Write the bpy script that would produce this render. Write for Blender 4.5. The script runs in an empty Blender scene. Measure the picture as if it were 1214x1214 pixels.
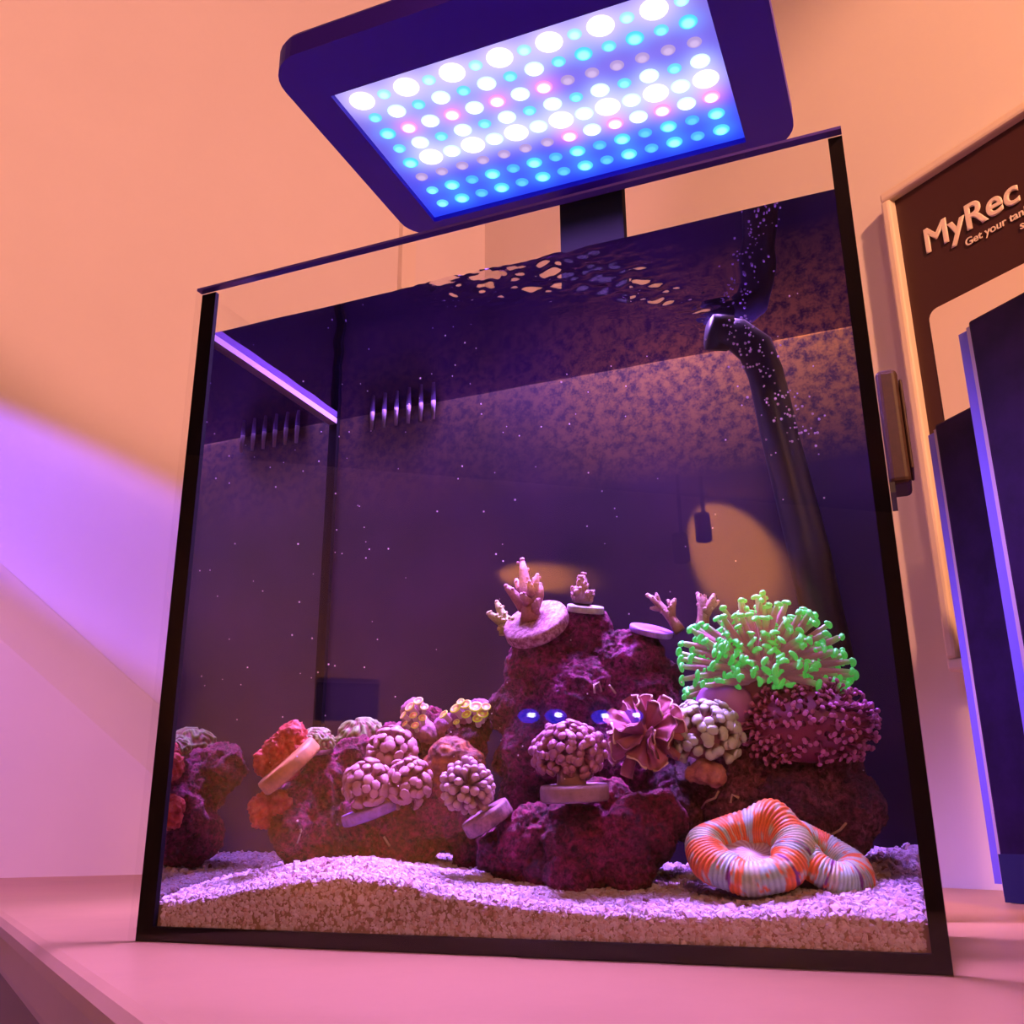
import bpy, bmesh, math, random
import numpy as np
from mathutils import Vector, Matrix, noise as mnoise

random.seed(7); rng = np.random.default_rng(7)
SC = bpy.context.scene
COL = SC.collection
W, H, D, YB = 0.36, 0.35, 0.235, 0.146        # tank width, height, depth, display depth
ZW = 0.325                                     # water level

# ------------------------------------------------------------------ camera
F = 1165.405
RM = np.array([[0.9249231, -0.00626063, -0.38010269], [-0.12369682, -0.95040944, -0.28534364], [-0.35946675, 0.31093842, -0.87983007]])
CAM = np.array([1.00203696, -1.10601553, 0.13247565]) * W
def _ax(r): return Vector((r[0], -r[2], r[1]))
cx, cy, cz = _ax(RM[0]), -_ax(RM[1]), -_ax(RM[2])
cam = bpy.data.objects.new('camera', bpy.data.cameras.new('camera')); COL.objects.link(cam)
cam.data.sensor_width = 36.0; cam.data.lens = 36.0 * F / 1214.0; cam.data.clip_start = 0.02
cam.matrix_world = Matrix(((cx.x, cy.x, cz.x, CAM[0]), (cx.y, cy.y, cz.y, CAM[1]), (cx.z, cy.z, cz.z, CAM[2]), (0, 0, 0, 1)))
SC.camera = cam
def ray(u, v):
    d = RM.T @ np.array([(u - 607) / F, (v - 607) / F, 1.0]); d = np.array([d[0], -d[2], d[1]]); return d / np.linalg.norm(d)
def at(u, v, y):
    d = ray(u, v); return Vector(CAM + d * (y - CAM[1]) / d[1])
def onz(u, v, z):
    d = ray(u, v); return Vector(CAM + d * (z - CAM[2]) / d[2])
def px(u, v, y):                               # metres per pixel at that depth
    return float((np.array(at(u, v, y)) - CAM) @ np.array(_ax(RM[2]))) / F

# ------------------------------------------------------------------ world, lights, exposure
KX, KY = -0.313, 1.12                          # the corner of the room behind the tank
def room(a, b, z=0.0): return Vector((KX + .8 * a - .6 * b, KY - .6 * a - .8 * b, z))
ROOM_ROT = math.atan2(-.6, .8)
wd = bpy.data.worlds.new('world'); SC.world = wd; wd.use_nodes = True
wd.node_tree.nodes['Background'].inputs[0].default_value = (1, .5, .3, 1)
wd.node_tree.nodes['Background'].inputs[1].default_value = .02
def lamp(name, kind, loc, energy, color, target=None, **kw):
    d = bpy.data.lights.new(name, kind); d.energy = energy; d.color = color
    for k, v in kw.items(): setattr(d, k, v)
    o = bpy.data.objects.new(name, d); COL.objects.link(o); o.location = loc
    if target is not None:
        o.rotation_euler = (Vector(target) - Vector(loc)).to_track_quat('-Z', 'Y').to_euler()
    return o
WARM = (1.0, .46, .20)
def cone(loc, target, edge):                   # full cone angle of a spot whose rim passes through the point edge
    return 2 * (Vector(target) - Vector(loc)).angle(Vector(edge) - Vector(loc))
lamp('room_lamp', 'POINT', (1.35, -1.35, .62), 20, WARM, shadow_soft_size=.12)
lamp('room_lamp_front', 'POINT', (.95, -2.3, 1.35), 50, (1.0, .44, .25), shadow_soft_size=.14)
L1, T1_ = (1.0, -1.5, 1.5), (-.55, .8, 1.35)
lamp('added_spot_wall', 'SPOT', L1, 185, (1, .37, .31), T1_, spot_size=cone(L1, T1_, (-.70, .60, .50)), spot_blend=.35, shadow_soft_size=.03)  # unseen warm spot added, its cone cut to light only the upper left wall
L2, T2_ = (.75, -1.9, 1.25), (-.85, .42, -.05)
lamp('added_spot_counter', 'SPOT', L2, 40, (1, .36, .34), T2_, spot_size=cone(L2, T2_, (-.66, .65, .30)), spot_blend=.25, shadow_soft_size=.03)  # unseen warm spot added for the pink area low on the left wall
L3, T3_ = (1.15, -.85, 1.15), (.52, .46, .52)
lamp('added_spot_poster', 'SPOT', L3, 150, (1, .40, .20), T3_, spot_size=math.radians(46), spot_blend=.6, shadow_soft_size=.03)  # unseen warm spot added to brighten the right wall and poster
LV, TV = (-1.15, -.45, .95), (-.70, .60, .455)   # lamp of a neighbouring tank out of frame at the left
lamp('neighbour_tank_spot', 'SPOT', LV, 270, (.22, .085, 1.0), TV, spot_size=math.radians(12.5), spot_blend=.45, shadow_soft_size=.02)
lamp('violet_fill', 'SPOT', (-.95, -.5, .75), 75, (.48, .16, 1.0), (-.80, .40, -.05), spot_size=math.radians(50), spot_blend=.5, shadow_soft_size=.08)  # wide violet fill added to tint the lower left wall and counter
SC.view_settings.view_transform = 'Standard'; SC.view_settings.look = 'None'
SC.view_settings.exposure = 0.12; SC.view_settings.gamma = 1.0; SC.view_settings.use_curve_mapping = False
cy_ = SC.cycles
cy_.caustics_reflective = False; cy_.caustics_refractive = False
cy_.transparent_max_bounces = 24; cy_.max_bounces = 8; cy_.diffuse_bounces = 3; cy_.glossy_bounces = 5
cy_.sample_clamp_indirect = 4.0

# ------------------------------------------------------------------ materials
MATS = {}
def nmat(name):
    m = bpy.data.materials.new(name); m.use_nodes = True; nt = m.node_tree
    return m, nt, nt.nodes.get('Principled BSDF'), nt.nodes.get('Material Output')
def setc(bs, color, rough, spec=.5, metal=0.0):
    bs.inputs['Base Color'].default_value = (*color, 1); bs.inputs['Roughness'].default_value = rough
    bs.inputs['Specular IOR Level'].default_value = spec; bs.inputs['Metallic'].default_value = metal
def tex_noise(nt, scale, detail=4, rough=.6, coord='Object'):
    tc = nt.nodes.new('ShaderNodeTexCoord'); n = nt.nodes.new('ShaderNodeTexNoise')
    n.inputs['Scale'].default_value = scale; n.inputs['Detail'].default_value = detail; n.inputs['Roughness'].default_value = rough
    nt.links.new(tc.outputs[coord], n.inputs['Vector']); return n
def ramp(nt, fac, stops):
    r = nt.nodes.new('ShaderNodeValToRGB'); e = r.color_ramp.elements
    while len(e) < len(stops): e.new(.5)
    for el, (p, c) in zip(e, stops): el.position = p; el.color = (*c, 1)
    nt.links.new(fac, r.inputs['Fac']); return r
def bump(nt, bs, height, strength, dist):
    b = nt.nodes.new('ShaderNodeBump'); b.inputs['Strength'].default_value = strength; b.inputs['Distance'].default_value = dist
    nt.links.new(height, b.inputs['Height']); nt.links.new(b.outputs['Normal'], bs.inputs['Normal'])
def plain(name, color, rough=.5, spec=.5, metal=0.0, grain=0.0, gscale=80, coat=0.0):
    m, nt, bs, o = nmat(name); setc(bs, color, rough, spec, metal)
    bs.inputs['Coat Weight'].default_value = coat
    if grain > 0:
        n = tex_noise(nt, gscale)
        lo = tuple(c * (1 - grain) for c in color); hi = tuple(min(1, c * (1 + grain)) for c in color)
        r = ramp(nt, n.outputs['Fac'], [(.35, lo), (.65, hi)]); nt.links.new(r.outputs['Color'], bs.inputs['Base Color'])
    MATS[name] = m; return m
def multi(name, scale, stops, rough=.8, spec=.3, bscale=None, bstr=.5, bdist=.001, detail=6, nrough=.65):
    m, nt, bs, o = nmat(name); setc(bs, stops[0][1], rough, spec)
    n = tex_noise(nt, scale, detail, nrough); r = ramp(nt, n.outputs['Fac'], stops); nt.links.new(r.outputs['Color'], bs.inputs['Base Color'])
    if bscale: bump(nt, bs, tex_noise(nt, bscale, 5, .6).outputs['Fac'], bstr, bdist)
    MATS[name] = m; return m
def vcol(name, rough=.55, spec=.4, sss=0.0, emit=0.0, bscale=None, bstr=.3, bdist=.0006, vary=0.0):
    m, nt, bs, o = nmat(name); setc(bs, (1, 1, 1), rough, spec)
    a = nt.nodes.new('ShaderNodeAttribute'); a.attribute_name = 'Col'; out = a.outputs['Color']
    if vary:
        n = tex_noise(nt, 600, 3); mx = nt.nodes.new('ShaderNodeMix'); mx.data_type = 'RGBA'; mx.blend_type = 'MULTIPLY'; mx.inputs[0].default_value = 1
        r = ramp(nt, n.outputs['Fac'], [(.3, (1 - vary,) * 3), (.7, (1, 1, 1))])
        nt.links.new(out, mx.inputs[6]); nt.links.new(r.outputs['Color'], mx.inputs[7]); out = mx.outputs[2]
    nt.links.new(out, bs.inputs['Base Color'])
    if sss: bs.inputs['Subsurface Weight'].default_value = sss; bs.inputs['Subsurface Scale'].default_value = .002
    if emit: nt.links.new(out, bs.inputs['Emission Color']); bs.inputs['Emission Strength'].default_value = emit
    if bscale: bump(nt, bs, tex_noise(nt, bscale, 4).outputs['Fac'], bstr, bdist)
    MATS[name] = m; return m
def clear(name, ior, gloss=(1, 1, 1), tint=(1, 1, 1), rough=0.0, ripple=0.0):
    m, nt, bs, o = nmat(name); nt.nodes.remove(bs)
    t = nt.nodes.new('ShaderNodeBsdfTransparent'); t.inputs[0].default_value = (*tint, 1)
    g = nt.nodes.new('ShaderNodeBsdfGlossy'); g.inputs['Color'].default_value = (*gloss, 1); g.inputs['Roughness'].default_value = rough
    f = nt.nodes.new('ShaderNodeFresnel'); f.inputs['IOR'].default_value = ior
    x = nt.nodes.new('ShaderNodeMixShader')
    nt.links.new(f.outputs[0], x.inputs[0]); nt.links.new(t.outputs[0], x.inputs[1]); nt.links.new(g.outputs[0], x.inputs[2]); nt.links.new(x.outputs[0], o.inputs['Surface'])
    MATS[name] = m; return m
def pane(name, f0=.03, tint=(1, 1, 1)):
    m, nt, bs, o = nmat(name); nt.nodes.remove(bs)
    t = nt.nodes.new('ShaderNodeBsdfTransparent'); t.inputs[0].default_value = (*tint, 1)
    g = nt.nodes.new('ShaderNodeBsdfGlossy'); g.inputs['Roughness'].default_value = 0
    l = nt.nodes.new('ShaderNodeLayerWeight'); l.inputs['Blend'].default_value = .5
    p = nt.nodes.new('ShaderNodeMath'); p.operation = 'POWER'; p.inputs[1].default_value = 5
    a = nt.nodes.new('ShaderNodeMath'); a.operation = 'MULTIPLY_ADD'; a.inputs[1].default_value = 1 - f0; a.inputs[2].default_value = f0
    x = nt.nodes.new('ShaderNodeMixShader')
    nt.links.new(l.outputs['Facing'], p.inputs[0]); nt.links.new(p.outputs[0], a.inputs[0]); nt.links.new(a.outputs[0], x.inputs[0])
    nt.links.new(t.outputs[0], x.inputs[1]); nt.links.new(g.outputs[0], x.inputs[2]); nt.links.new(x.outputs[0], o.inputs['Surface'])
    MATS[name] = m; return m
def glow(name, color, strength):
    m, nt, bs, o = nmat(name); nt.nodes.remove(bs); e = nt.nodes.new('ShaderNodeEmission')
    e.inputs[0].default_value = (*color, 1); e.inputs[1].default_value = strength; nt.links.new(e.outputs[0], o.inputs['Surface']); MATS[name] = m; return m
def glow_attr(name, strength):
    m = glow(name, (1, 1, 1), strength); nt = m.node_tree; a = nt.nodes.new('ShaderNodeAttribute'); a.attribute_name = 'Col'
    e = [n for n in nt.nodes if n.type == 'EMISSION'][0]; nt.links.new(a.outputs['Color'], e.inputs[0]); return m

multi('wall_paint', 3, [(.3, (.80, .74, .70)), (.7, (.84, .78, .74))], rough=.75, spec=.25, bscale=160, bstr=.06, bdist=.002)
plain('dark_ceiling', (.10, .06, .05), .9)
plain('room_wall', (.42, .30, .22), .9)
plain('dark_floor', (.10, .07, .06), .7)
multi('counter_top', 6, [(.3, (.40, .23, .09)), (.52, (.46, .27, .11)), (.75, (.43, .25, .10))], rough=.38, spec=.45, bscale=90, bstr=.03, bdist=.001)
plain('counter_edge', (.22, .13, .12), .55)
pane('glass', .028)
clear('water', 1.333, gloss=(.34, .26, .62), tint=(.90, .86, .96))
clear('water_side', 1.333, gloss=(.92, .9, .95))
plain('glass_edge', (.10, .06, .55), .2, .5)
plain('silicone', (.005, .003, .008), .8, .08)
plain('black_plastic', (.012, .010, .014), .42, .4)
plain('black_base', (.01, .008, .012), .3)
def algae_glow():
    m, nt, bs, o = nmat('algae_glow_panel'); setc(bs, (.01, .01, .01), .5, .25)
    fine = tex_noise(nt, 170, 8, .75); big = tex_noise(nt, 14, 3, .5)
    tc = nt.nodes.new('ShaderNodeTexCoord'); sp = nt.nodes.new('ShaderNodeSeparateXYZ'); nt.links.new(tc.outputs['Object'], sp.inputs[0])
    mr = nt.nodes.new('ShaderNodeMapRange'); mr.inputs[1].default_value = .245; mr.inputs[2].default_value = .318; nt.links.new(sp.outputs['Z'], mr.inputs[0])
    mx = nt.nodes.new('ShaderNodeMapRange'); mx.inputs[1].default_value = .15; mx.inputs[2].default_value = .33; mx.inputs[3].default_value = .12; nt.links.new(sp.outputs['X'], mx.inputs[0])  # real algae, with warm light painted in as gold growing towards the right
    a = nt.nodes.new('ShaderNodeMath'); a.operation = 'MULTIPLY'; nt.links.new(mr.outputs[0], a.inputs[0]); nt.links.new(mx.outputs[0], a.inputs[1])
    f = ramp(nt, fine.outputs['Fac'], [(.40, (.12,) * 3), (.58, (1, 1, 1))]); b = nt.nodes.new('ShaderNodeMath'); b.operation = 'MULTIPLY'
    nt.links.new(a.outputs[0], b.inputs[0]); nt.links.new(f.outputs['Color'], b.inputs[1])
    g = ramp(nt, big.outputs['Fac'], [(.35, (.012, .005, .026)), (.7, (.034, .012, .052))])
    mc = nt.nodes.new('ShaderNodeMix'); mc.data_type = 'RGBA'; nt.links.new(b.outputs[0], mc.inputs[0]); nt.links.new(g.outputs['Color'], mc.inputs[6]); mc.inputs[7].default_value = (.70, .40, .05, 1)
    nt.links.new(mc.outputs[2], bs.inputs['Base Color']); MATS['algae_glow_panel'] = m
algae_glow()
plain('matte_black', (.006, .004, .010), .85, .1)
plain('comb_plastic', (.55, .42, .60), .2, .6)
def rockmat(name, dark, mid, hi, spot):
    m, nt, bs, o = nmat(name); setc(bs, mid, .7, .35)
    big = tex_noise(nt, 38, 5, .6); fine = tex_noise(nt, 330, 8, .72); tiny = tex_noise(nt, 900, 4, .6)
    c1 = ramp(nt, big.outputs['Fac'], [(.34, dark), (.52, mid), (.72, hi)])
    c2 = ramp(nt, fine.outputs['Fac'], [(.36, (.06, .05, .06)), (.50, (.75, .72, .78)), (.66, (1.7, 1.6, 1.9))])
    mx = nt.nodes.new('ShaderNodeMix'); mx.data_type = 'RGBA'; mx.blend_type = 'MULTIPLY'; mx.inputs[0].default_value = 1; mx.clamp_result = True
    nt.links.new(c1.outputs['Color'], mx.inputs[6]); nt.links.new(c2.outputs['Color'], mx.inputs[7])
    f3 = ramp(nt, tiny.outputs['Fac'], [(.68, (0, 0, 0)), (.74, (1, 1, 1))]); m2 = nt.nodes.new('ShaderNodeMix'); m2.data_type = 'RGBA'
    nt.links.new(f3.outputs['Color'], m2.inputs[0]); nt.links.new(mx.outputs[2], m2.inputs[6]); m2.inputs[7].default_value = (*spot, 1)
    nt.links.new(m2.outputs[2], bs.inputs['Base Color']); bump(nt, bs, fine.outputs['Fac'], 1.0, .004); MATS[name] = m
rockmat('rock_purple', (.07, .009, .032), (.26, .020, .095), (.46, .07, .30), (.62, .25, .50))
rockmat('rock_red', (.08, .010, .022), (.29, .024, .070), (.46, .06, .21), (.62, .28, .40))
rockmat('rock_dull', (.07, .020, .026), (.22, .052, .075), (.40, .14, .22), (.50, .28, .38))
vcol('sand', .8, .2)
vcol('flesh', .45, .4, sss=.0)
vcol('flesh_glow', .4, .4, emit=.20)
vcol('bumpy', .6, .35, bscale=900, bstr=.6, bdist=.001, vary=.35)
vcol('brain', .5, .4, bscale=700, bstr=.3, bdist=.0006, vary=.2)
plain('plug_pink', (.36, .22, .27), .6, .3, grain=.2, gscale=200)
multi('plug_mesh', 420, [(.42, (.20, .07, .10)), (.52, (.42, .22, .28)), (.62, (.56, .36, .42))], rough=.6)
plain('plug_tan', (.42, .20, .06), .5, .4, grain=.35, gscale=160)
plain('plug_crust', (.22, .10, .13), .6, .4, grain=.7, gscale=220)
plain('plug_pale', (.46, .50, .48), .6, .3, grain=.2, gscale=200)
plain('plug_purple', (.34, .16, .62), .5, .4, grain=.3, gscale=200)
vcol('speck', .5)
plain('led_housing_glow', (.05, .016, .62), .45, .3)  # black housing, the lens's blue-violet glow put into its base colour
glow_attr('led_diffuser', 1.0)
plain('poster_dark', (.055, .018, .02), .5, .4)
plain('poster_frame', (.80, .70, .60), .4)
plain('poster_white', (.85, .74, .66), .5)
plain('poster_red', (.7, .02, .02), .5)
plain('box_dark', (.012, .0035, .032), .55, .12, grain=.3, gscale=40)
plain('box_navy', (.012, .014, .07), .5, .2)
plain('box_strip', (.16, .14, .62), .4, .4)
plain('box_cream', (.45, .36, .42), .5)
plain('device_brown', (.035, .013, .009), .55, .35, grain=.15, gscale=300)
plain('conduit', (.84, .76, .66), .5)
plain('spot_black', (.01, .008, .008), .6)
plain('window_dark', (.012, .008, .010), .5)
glow('far_lamp', (.60, .60, 1.0), 26.0)
glow('far_halo', (.03, .03, 1.0), 7.0)

# ------------------------------------------------------------------ mesh helpers
class MB:
    def __init__(s): s.v = []; s.f = []; s.c = []
    def add(s, verts, faces, col=(1, 1, 1)):
        o = len(s.v); s.v += [tuple(p) for p in verts]; s.f += [tuple(i + o for i in f) for f in faces]
        s.c += list(col) if isinstance(col, list) else [tuple(col)] * len(verts); return s
    def box(s, x0, x1, y0, y1, z0, z1, col=(1, 1, 1)):
        return s.add([(x0, y0, z0), (x1, y0, z0), (x1, y1, z0), (x0, y1, z0), (x0, y0, z1), (x1, y0, z1), (x1, y1, z1), (x0, y1, z1)],
                     [(0, 3, 2, 1), (4, 5, 6, 7), (0, 1, 5, 4), (1, 2, 6, 5), (2, 3, 7, 6), (3, 0, 4, 7)], col)
    def prism(s, poly, z0, z1, col=(1, 1, 1)):      # ccw polygon
        n = len(poly); v = [(x, y, z0) for x, y in poly] + [(x, y, z1) for x, y in poly]
        return s.add(v, [tuple(range(n - 1, -1, -1)), tuple(range(n, 2 * n))] + [(i, (i + 1) % n, n + (i + 1) % n, n + i) for i in range(n)], col)
    def tube(s, path, radii, segs=8, cols=None, flat=1.0, cap=True):
        path = [Vector(p) for p in path]; n = len(path); up = None; v = []; cc = []
        for i, p in enumerate(path):
            t = (path[min(i + 1, n - 1)] - path[max(i - 1, 0)]).normalized()
            if up is None: up = t.orthogonal().normalized()
            up = (up - t * up.dot(t)); up = up.normalized() if up.length > 1e-6 else t.orthogonal().normalized()
            sd = t.cross(up)
            for k in range(segs):
                a = 2 * math.pi * k / segs; v.append(p + (up * math.cos(a) * flat + sd * math.sin(a)) * radii[i])
                cc.append(cols[i] if cols else (1, 1, 1))
        f = [(i * segs + k, i * segs + (k + 1) % segs, (i + 1) * segs + (k + 1) % segs, (i + 1) * segs + k) for i in range(n - 1) for k in range(segs)]
        if cap: f += [tuple(range(segs - 1, -1, -1)), tuple((n - 1) * segs + k for k in range(segs))]
        return s.add(v, f, cc)
    def ball(s, c, r, seg=10, ring=6, col=(1, 1, 1), rot=None):
        c = Vector(c); r = (r, r, r) if isinstance(r, (int, float)) else r; v = [Vector((0, 0, r[2]))]
        for i in range(1, ring):
            th = math.pi * i / ring
            for k in range(seg):
                a = 2 * math.pi * k / seg; v.append(Vector((r[0] * math.sin(th) * math.cos(a), r[1] * math.sin(th) * math.sin(a), r[2] * math.cos(th))))
        v.append(Vector((0, 0, -r[2])))
        f = [(0, 1 + k, 1 + (k + 1) % seg) for k in range(seg)]
        for i in range(ring - 2):
            for k in range(seg):
                a = 1 + i * seg; f.append((a + k, a + seg + k, a + seg + (k + 1) % seg, a + (k + 1) % seg))
        e = len(v) - 1; a = 1 + (ring - 2) * seg; f += [(e, a + (k + 1) % seg, a + k) for k in range(seg)]
        if rot is not None: v = [rot @ p for p in v]
        return s.add([p + c for p in v], f, col)
    def mesh(s, name, smooth=True, material=None):
        me = bpy.data.meshes.new(name); me.from_pydata(s.v, [], s.f)
        a = me.color_attributes.new('Col', 'FLOAT_COLOR', 'POINT')
        a.data.foreach_set('color', np.array([(*c[:3], 1.0) for c in s.c], dtype=np.float32).ravel())
        if smooth: me.polygons.foreach_set('use_smooth', [True] * len(me.polygons))
        if material: me.materials.append(MATS[material])
        me.update(); return me
    def build(s, name, material, parent=None, smooth=False):
        return put(name, s.mesh(name, smooth, material), parent)
def put(name, me, parent=None, M=None):
    o = bpy.data.objects.new(name, me); COL.objects.link(o)
    if parent is not None: o.parent = parent
    if M is not None: o.matrix_local = M
    return o
def tag(o, label=None, cat=None, group=None, kind=None):
    for k, v in (('label', label), ('category', cat), ('group', group), ('kind', kind)):
        if v: o[k] = v
    return o
def thing(name, label, cat, loc=(0, 0, 0), group=None):
    return tag(put(name, None), label, cat, group) if not any(loc) else _loc(tag(put(name, None), label, cat, group), loc)
def _loc(o, loc): o.location = loc; return o
def bevel(o, w, seg=2):
    m = o.modifiers.new('bevel', 'BEVEL'); m.width = w; m.segments = seg; m.limit_method = 'ANGLE'; m.harden_normals = False; return o
def rounded(x0, x1, y0, y1, r, n=6):
    p = []
    for (cx_, cy2, a0) in ((x1 - r, y1 - r, 0), (x0 + r, y1 - r, 90), (x0 + r, y0 + r, 180), (x1 - r, y0 + r, 270)):
        for k in range(n + 1):
            a = math.radians(a0 + 90 * k / n); p.append((cx_ + r * math.cos(a), cy2 + r * math.sin(a)))
    return p
def zto(d, roll=0.0):                                # rotation taking +Z to d
    q = Vector(d).normalized().to_track_quat('Z', 'Y'); return q.to_matrix() @ Matrix.Rotation(roll, 3, 'Z')

# ------------------------------------------------------------------ the room
def struct(name, mb, mat, parent=None, smooth=False):
    o = mb.build(name, mat, parent, smooth)
    if parent is None: o['kind'] = 'structure'
    return o
def rot_room(o): o.location = (KX, KY, 0); o.rotation_euler = (0, 0, ROOM_ROT); return o
# local frame of the room: x = a along the right wall, y = -b (b runs to the front)
A1, B1, ZF, ZC = 5.2, 5.6, -.9, 2.08
rot_room(struct('wall_left', MB().box(-.1, 0, -B1, 0, ZF, ZC), 'wall_paint'))
rot_room(struct('wall_right', MB().box(-.1, A1, 0, .1, ZF, ZC), 'wall_paint'))
wf = rot_room(struct('wall_back', MB().box(-.1, A1, -B1 - .1, -B1, ZF, ZC), 'room_wall'))
rot_room(struct('wall_far', MB().box(A1, A1 + .1, -B1, .1, ZF, ZC), 'room_wall'))
rot_room(struct('ceiling', MB().box(-.1, A1 + .1, -B1 - .1, .1, ZC, ZC + .1), 'dark_ceiling'))
rot_room(struct('floor', MB().box(-.1, A1 + .1, -B1 - .1, .1, ZF - .1, ZF), 'dark_floor'))
# made-up sloping ledge on the left wall standing in for light edges, a trapezoid with a chamfered upper edge (wall coordinates b, z)
def light_edge_box():
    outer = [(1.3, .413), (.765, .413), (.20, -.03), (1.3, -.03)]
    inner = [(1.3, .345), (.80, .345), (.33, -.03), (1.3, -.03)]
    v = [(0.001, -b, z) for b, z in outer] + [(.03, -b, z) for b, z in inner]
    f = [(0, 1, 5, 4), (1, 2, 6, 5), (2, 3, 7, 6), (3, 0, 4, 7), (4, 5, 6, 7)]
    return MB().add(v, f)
rot_room(struct('light_edge_trim', light_edge_box(), 'wall_paint'))
# pale cable conduit on the left wall near the corner
rot_room(struct('trim_2', MB().box(.0005, .018, -.182, -.155, .98, ZC), 'conduit'))

# counter
ct = thing('counter', 'long beige counter carrying the aquarium and the dark boxes', 'counter')
rot_room(ct)
bevel(MB().box(.002, 3.2, -.748, -.002, -.03, 0).build('counter_top', 'counter_top', ct), .008, 3)
MB().box(.02, 3.18, -.735, -.02, ZF, -.03).build('cabinet_body', 'counter_edge', ct)

# far side of the room, seen only as a reflection in the front glass
def on_back(az, el, off=0.0):
    p = Vector((.25, 0, .17)); d = Vector((math.cos(math.radians(az)), math.sin(math.radians(az)), 0))
    r = p - Vector((KX, KY, 0)); b = -.6 * r.x - .8 * r.y; db = -.6 * d.x - .8 * d.y; t = (B1 - off - b) / db
    a = .8 * (r.x + d.x * t) - .6 * (r.y + d.y * t); return a, p.z + t * math.tan(math.radians(el))
for az0, az1, e0, e1 in ((-125, -121.2, 5.2, 7.4),):
    a0, z0 = on_back(az0, e0); a1, z1 = on_back(az1, e1)
    rot_room(tag(MB().box(min(a0, a1), max(a0, a1), -B1 + .001, -B1 + .03, z0, z1).build('dark_screen', 'window_dark'), 'dark screen hanging on the far wall, reflected in the aquarium glass', 'screen'))
for i, (az, el, nm) in enumerate(((-100.3, 17.0, 'upright'), (-101.8, 15.8, 'tilted'))):
    a, z = on_back(az, el, .35)
    sp = thing('track_spotlight', 'black track spotlight at the far ceiling, %s one of the pair reflected in the glass' % nm, 'spotlight', (0, 0, 0), 'track spotlights'); rot_room(sp)
    MB().tube([(a, -B1 + .35, ZC), (a, -B1 + .35, z + .03)], [.012, .012], 8).build('stem', 'spot_black', sp)
    MB().tube([(a - .02, -B1 + .37, z + .06), (a + .03, -B1 + .28, z - .07)], [.045, .05], 12).build('head', 'spot_black', sp)
a, z = on_back(-99.6, 17.6, .16)
s1 = lamp('far_wall_spot', 'SPOT', room(a, B1 - .22, z + .10), 620, (1, .42, .10), room(a + .1, B1, z - .06), spot_size=math.radians(84), spot_blend=.5, shadow_soft_size=.03)
a, z = on_back(-114.0, 15.2, .3)
lamp('far_ceiling_spot', 'SPOT', room(a - .3, B1 - .2, z), 1100.0, (1, .40, .06), room(a + .30, B1, z), spot_size=math.radians(17), spot_blend=.8, shadow_soft_size=.02)
lamp('far_wall_fill', 'SPOT', room(1.35, B1 - 1.5, -.7), 400, (1, .33, .13), room(1.5, B1, .55), spot_size=math.radians(56), spot_blend=.5, shadow_soft_size=.06)  # hidden spot added to brighten the far wall reflected in the glass
for i, (u_, v_) in enumerate(((628, 848), (660, 848), (715, 849), (752, 848))):
    d = ray(u_, v_); P = np.array(at(u_, v_, 0)); az = math.degrees(math.atan2(-d[1], d[0]))
    dv = Vector((d[0], -d[1], d[2])); r = Vector(P) - Vector((KX, KY, 0)); b = -.6 * r.x - .8 * r.y; t = (B1 - .06 - b) / (-.6 * dv.x - .8 * dv.y); q = Vector(P) + dv * t
    o = thing('blue_wall_lamp', '', '', tuple(q)); MB().ball((0, 0, 0), (.036, .036, .022), 12, 8).build('bulb', 'far_lamp', o, True)
    MB().ball(room(0, .03) - room(0, 0), (.062, .062, .040), 14, 8).build('rim', 'far_halo', o, True)  # glowing ball added as the blue halo around the bulb
    tag(o, 'blue-white far lamp, %s of four glints in the glass' % ('leftmost', 'second from left', 'third from left', 'rightmost')[i], 'lamp', 'blue lamps on the far wall')

# ------------------------------------------------------------------ aquarium
tank = thing('aquarium', 'rimless cube reef aquarium with black seams and dark back panel', 'aquarium')
MB().box(0, W, 0, .005, 0, H).build('front_glass', 'glass', tank)
MB().box(.0, W, .0003, .0047, H + .0001, H + .0016).build('top_edge', 'glass_edge', tank)
MB().box(0, .005, .0082, D - .005, .0, H).build('side_glass', 'glass', tank)
MB().box(W - .005, W, .0082, D - .005, .0, H).build('side_glass', 'glass', tank)
MB().box(0, W, D - .0048, D, 0, H).build('back_glass', 'black_plastic', tank)
MB().box(.0052, W - .0052, .0084, D - .0052, .0002, .006).build('bottom_glass', 'black_base', tank)
MB().box(.0055, W - .0055, YB, YB + .005, .0062, .347).build('back_panel', 'algae_glow_panel', tank)
seams = MB().prism([(0, .0052), (.0098, .0052), (.0098, .008), (0, .008)], 0, H)
seams.build('corner_seam', 'silicone', tank)
MB().box(W - .0062, W, .0052, .008, 0, H).build('corner_seam', 'silicone', tank)
MB().box(.0098, W - .0062, .0052, .008, 0, .0066).build('bottom_seam', 'silicone', tank)
MB().box(.0052, .0085, YB - .004, YB - .0002, .0062, ZW).build('corner_seam', 'silicone', tank)
MB().box(.0053, .0085, .0085, YB - .0045, ZW - .0045, ZW - .0005).build('waterline_glint_strip', 'comb_plastic', tank)  # pale strip added for the bright reflecting line along the left waterline
comb = MB().box(.032, .088, YB - .003, YB - .0002, ZW + .006, ZW + .011).build('overflow_comb', 'black_plastic', tank)
for k in range(6):
    x = .036 + k * .0094
    MB().tube([(x, YB - .0025, ZW + .006), (x, YB - .003, ZW - .002), (x, YB - .003, ZW - .013)], [.0016, .0017, .0012], 6).build('comb_tooth', 'comb_plastic', comb, True)
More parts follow.
